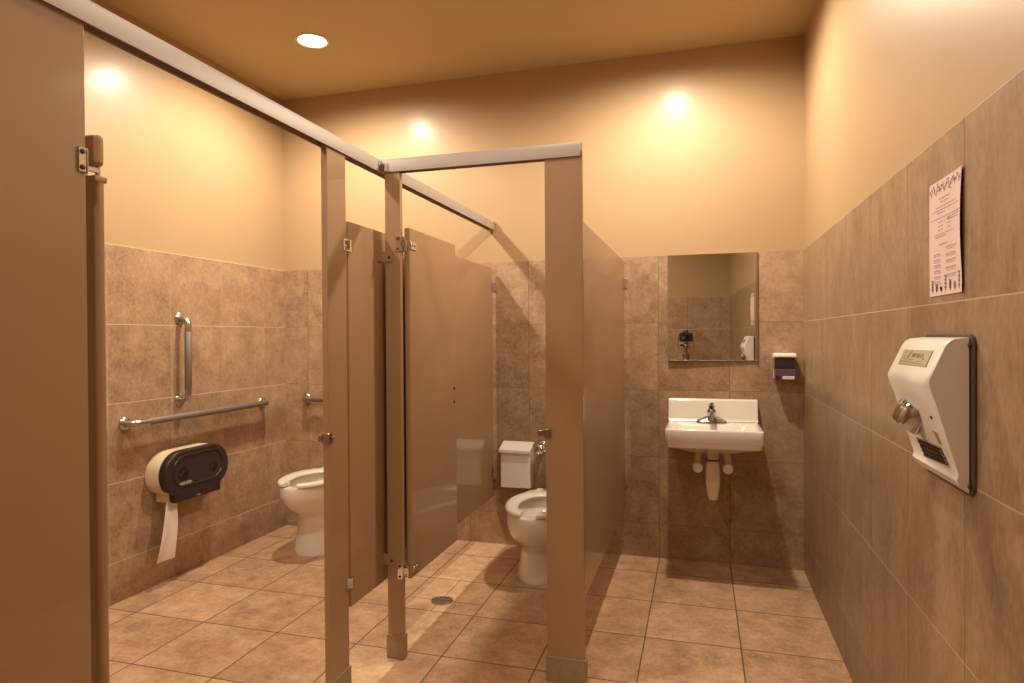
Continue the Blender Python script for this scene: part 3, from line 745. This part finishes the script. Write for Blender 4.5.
for k, g in enumerate((.600, .660, .715, .775, .835)): words(.52, .82, g, .0034); words(.55, .80, g + .018, .002)
marks(sg, M['ink'], 'printed_text')
sg = []
for i in range(46):       # garland along the top
    f = .03 + .92 * i / 45
    g = .050 + .022 * sin(i * .9) + random.uniform(-.014, .014) + .018 * abs(cos(i * .31))
    a_ = random.uniform(0, 6.28)
    sg.append((f, g, f + .026 * cos(a_), g + .020 * sin(a_), .0046)); sg.append((f + .01, g + .02, f + .01 + .02 * cos(a_ + 1), g + .02 + .016 * sin(a_ + 1), .0030))
marks(sg, M['dark_ink'], 'printed_garland')
sg = []
for i in range(7):        # sprigs along the bottom
    f = .10 + .135 * i; hgt = (.10, .06, .03, .13, .08, .05, .14)[i]
    sg.append((f, .975, f + .01, .975 - hgt, .0036))
    for k in range(4):
        g = .97 - hgt * (k + .5) / 4
        sg.append((f, g, f + .035, g - .018, .0050)); sg.append((f, g - .008, f - .030, g - .024, .0050))
marks(sg, M['dark_ink'], 'printed_sprigs')

# ------------------------------------------------------------------ photographer's camera and tripod (seen in the mirror)
YAW, PITCH, ROLL = 0.2846, 0.0079, -0.0063
t = thing('tripod', (0.02, -0.12, 0), 'dark tripod reflected in the mirror under the black camera', 'tripod')
tp = Vector((0.025, -0.105, 0))
for k, a in enumerate((90, 210, 330)):
    dr = Vector((cos(radians(a + 16)), sin(radians(a + 16)), 0))
    p0 = tp + dr * .028 + Vector((0, 0, 1.10)); p1 = tp + dr * .26 + Vector((0, 0, .02)); q = p0.lerp(p1, .5)
    lg = MB().tube([p0, q], [.013, .013], 12).tube([q, p1], [.010, .009], 12).build('leg', M['grey_metal'], t)
    MB().ball(p1 + Vector((0, 0, -.006)), .014, 12).build('foot', M['black'], lg)
MB().lathe([(.034, 1.085), (.042, 1.095), (.042, 1.125), (.030, 1.135), (.014, 1.14), (.014, 1.20)], tp, n=20).build('column', M['grey_metal'], t)
MB().lathe([(.020, 1.195), (.030, 1.205), (.033, 1.225), (.026, 1.245), (.016, 1.252), (.030, 1.258), (.030, 1.272)], tp, n=20).build('ball_head', M['grey_metal'], t, 'grey ball head')
MB().tube([tp + Vector((.02, 0, 1.225)), tp + Vector((-.065, .02, 1.235))], [.008, .012], 12).build('head_knob', M['black'], t)
cam_t = thing('digital_camera', (0.025, -0.105, 1.272), 'black camera on the tripod, reflected at the lower left of the mirror', 'camera', rz=YAW)
def cl(name, mb, mat, par=cam_t, lab=None): return mb.build(name, mat, par, lab, local=True)
mb = MB().box(-.072, .072, -.035, .035, .004, .112).bevel(.012, 3)
cl('body', mb, M['black'])
mb = MB(); mb.loft([[(-.030, -.03, .108), (.030, -.03, .108), (.030, .034, .108), (-.030, .034, .108)], [(-.022, -.022, .142), (.022, -.022, .142), (.022, .030, .140), (-.022, .030, .140)]]); mb.bevel(.005)
cl('prism_housing', mb, M['black'])
mb = MB().box(.046, .076, -.03, .052, .006, .108).bevel(.012, 3); cl('hand_grip', mb, M['black'])
mb = MB().lathe([(.036, .034), (.037, .050), (.034, .055), (.036, .060), (.036, .088), (.033, .092), (.028, .090)], (-.004, 0, .070), (0, 1, 0), n=30); lb = cl('lens_barrel', mb, M['black'])
mb = MB().lathe([(.029, .086), (.015, .0895), (.001, .0905)], (-.004, 0, .070), (0, 1, 0), n=26); cl('front_glass', mb, M['lens'], lb)
for s in (-1, 1):
    mb = MB().tube([(s * .074, 0, .095), (s * .086, .004, .060), (s * .092, .006, -.010), (s * (.098 if s > 0 else .082), .006, -.085)], .0035, 8)
    cl('strap', mb, M['black'])

# ------------------------------------------------------------------ world, camera, view
wd = bpy.data.worlds.new('World'); SC.world = wd; wd.use_nodes = True
wd.node_tree.nodes['Background'].inputs[0].default_value = (0.02, 0.015, 0.01, 1)
cd = bpy.data.cameras.new('Camera'); co = bpy.data.objects.new('Camera', cd); COL.objects.link(co)
cd.sensor_width = 36.0; cd.sensor_fit = 'HORIZONTAL'; cd.lens = 36.0 * 643.77 / 1024; cd.clip_start = 0.004; cd.clip_end = 50
f0 = Vector((-sin(YAW), cos(YAW), 0)); r0 = Vector((cos(YAW), sin(YAW), 0)); u0 = Vector((0, 0, 1))
fw = cos(PITCH) * f0 - sin(PITCH) * u0; up = cos(PITCH) * u0 + sin(PITCH) * f0
rt = cos(ROLL) * r0 + sin(ROLL) * up; up2 = -sin(ROLL) * r0 + cos(ROLL) * up
co.matrix_world = Matrix(((rt.x, up2.x, -fw.x, 0), (rt.y, up2.y, -fw.y, 0), (rt.z, up2.z, -fw.z, CAMH), (0, 0, 0, 1)))
SC.camera = co
SC.view_settings.view_transform = 'Standard'; SC.view_settings.look = 'None'
SC.view_settings.exposure = 0.52; SC.view_settings.gamma = 1.0; SC.view_settings.use_curve_mapping = False
SC.cycles.max_bounces = 16; SC.cycles.diffuse_bounces = 10; SC.cycles.glossy_bounces = 8
SC.cycles.use_denoising = True
SC.cycles.sample_clamp_indirect = 6.0
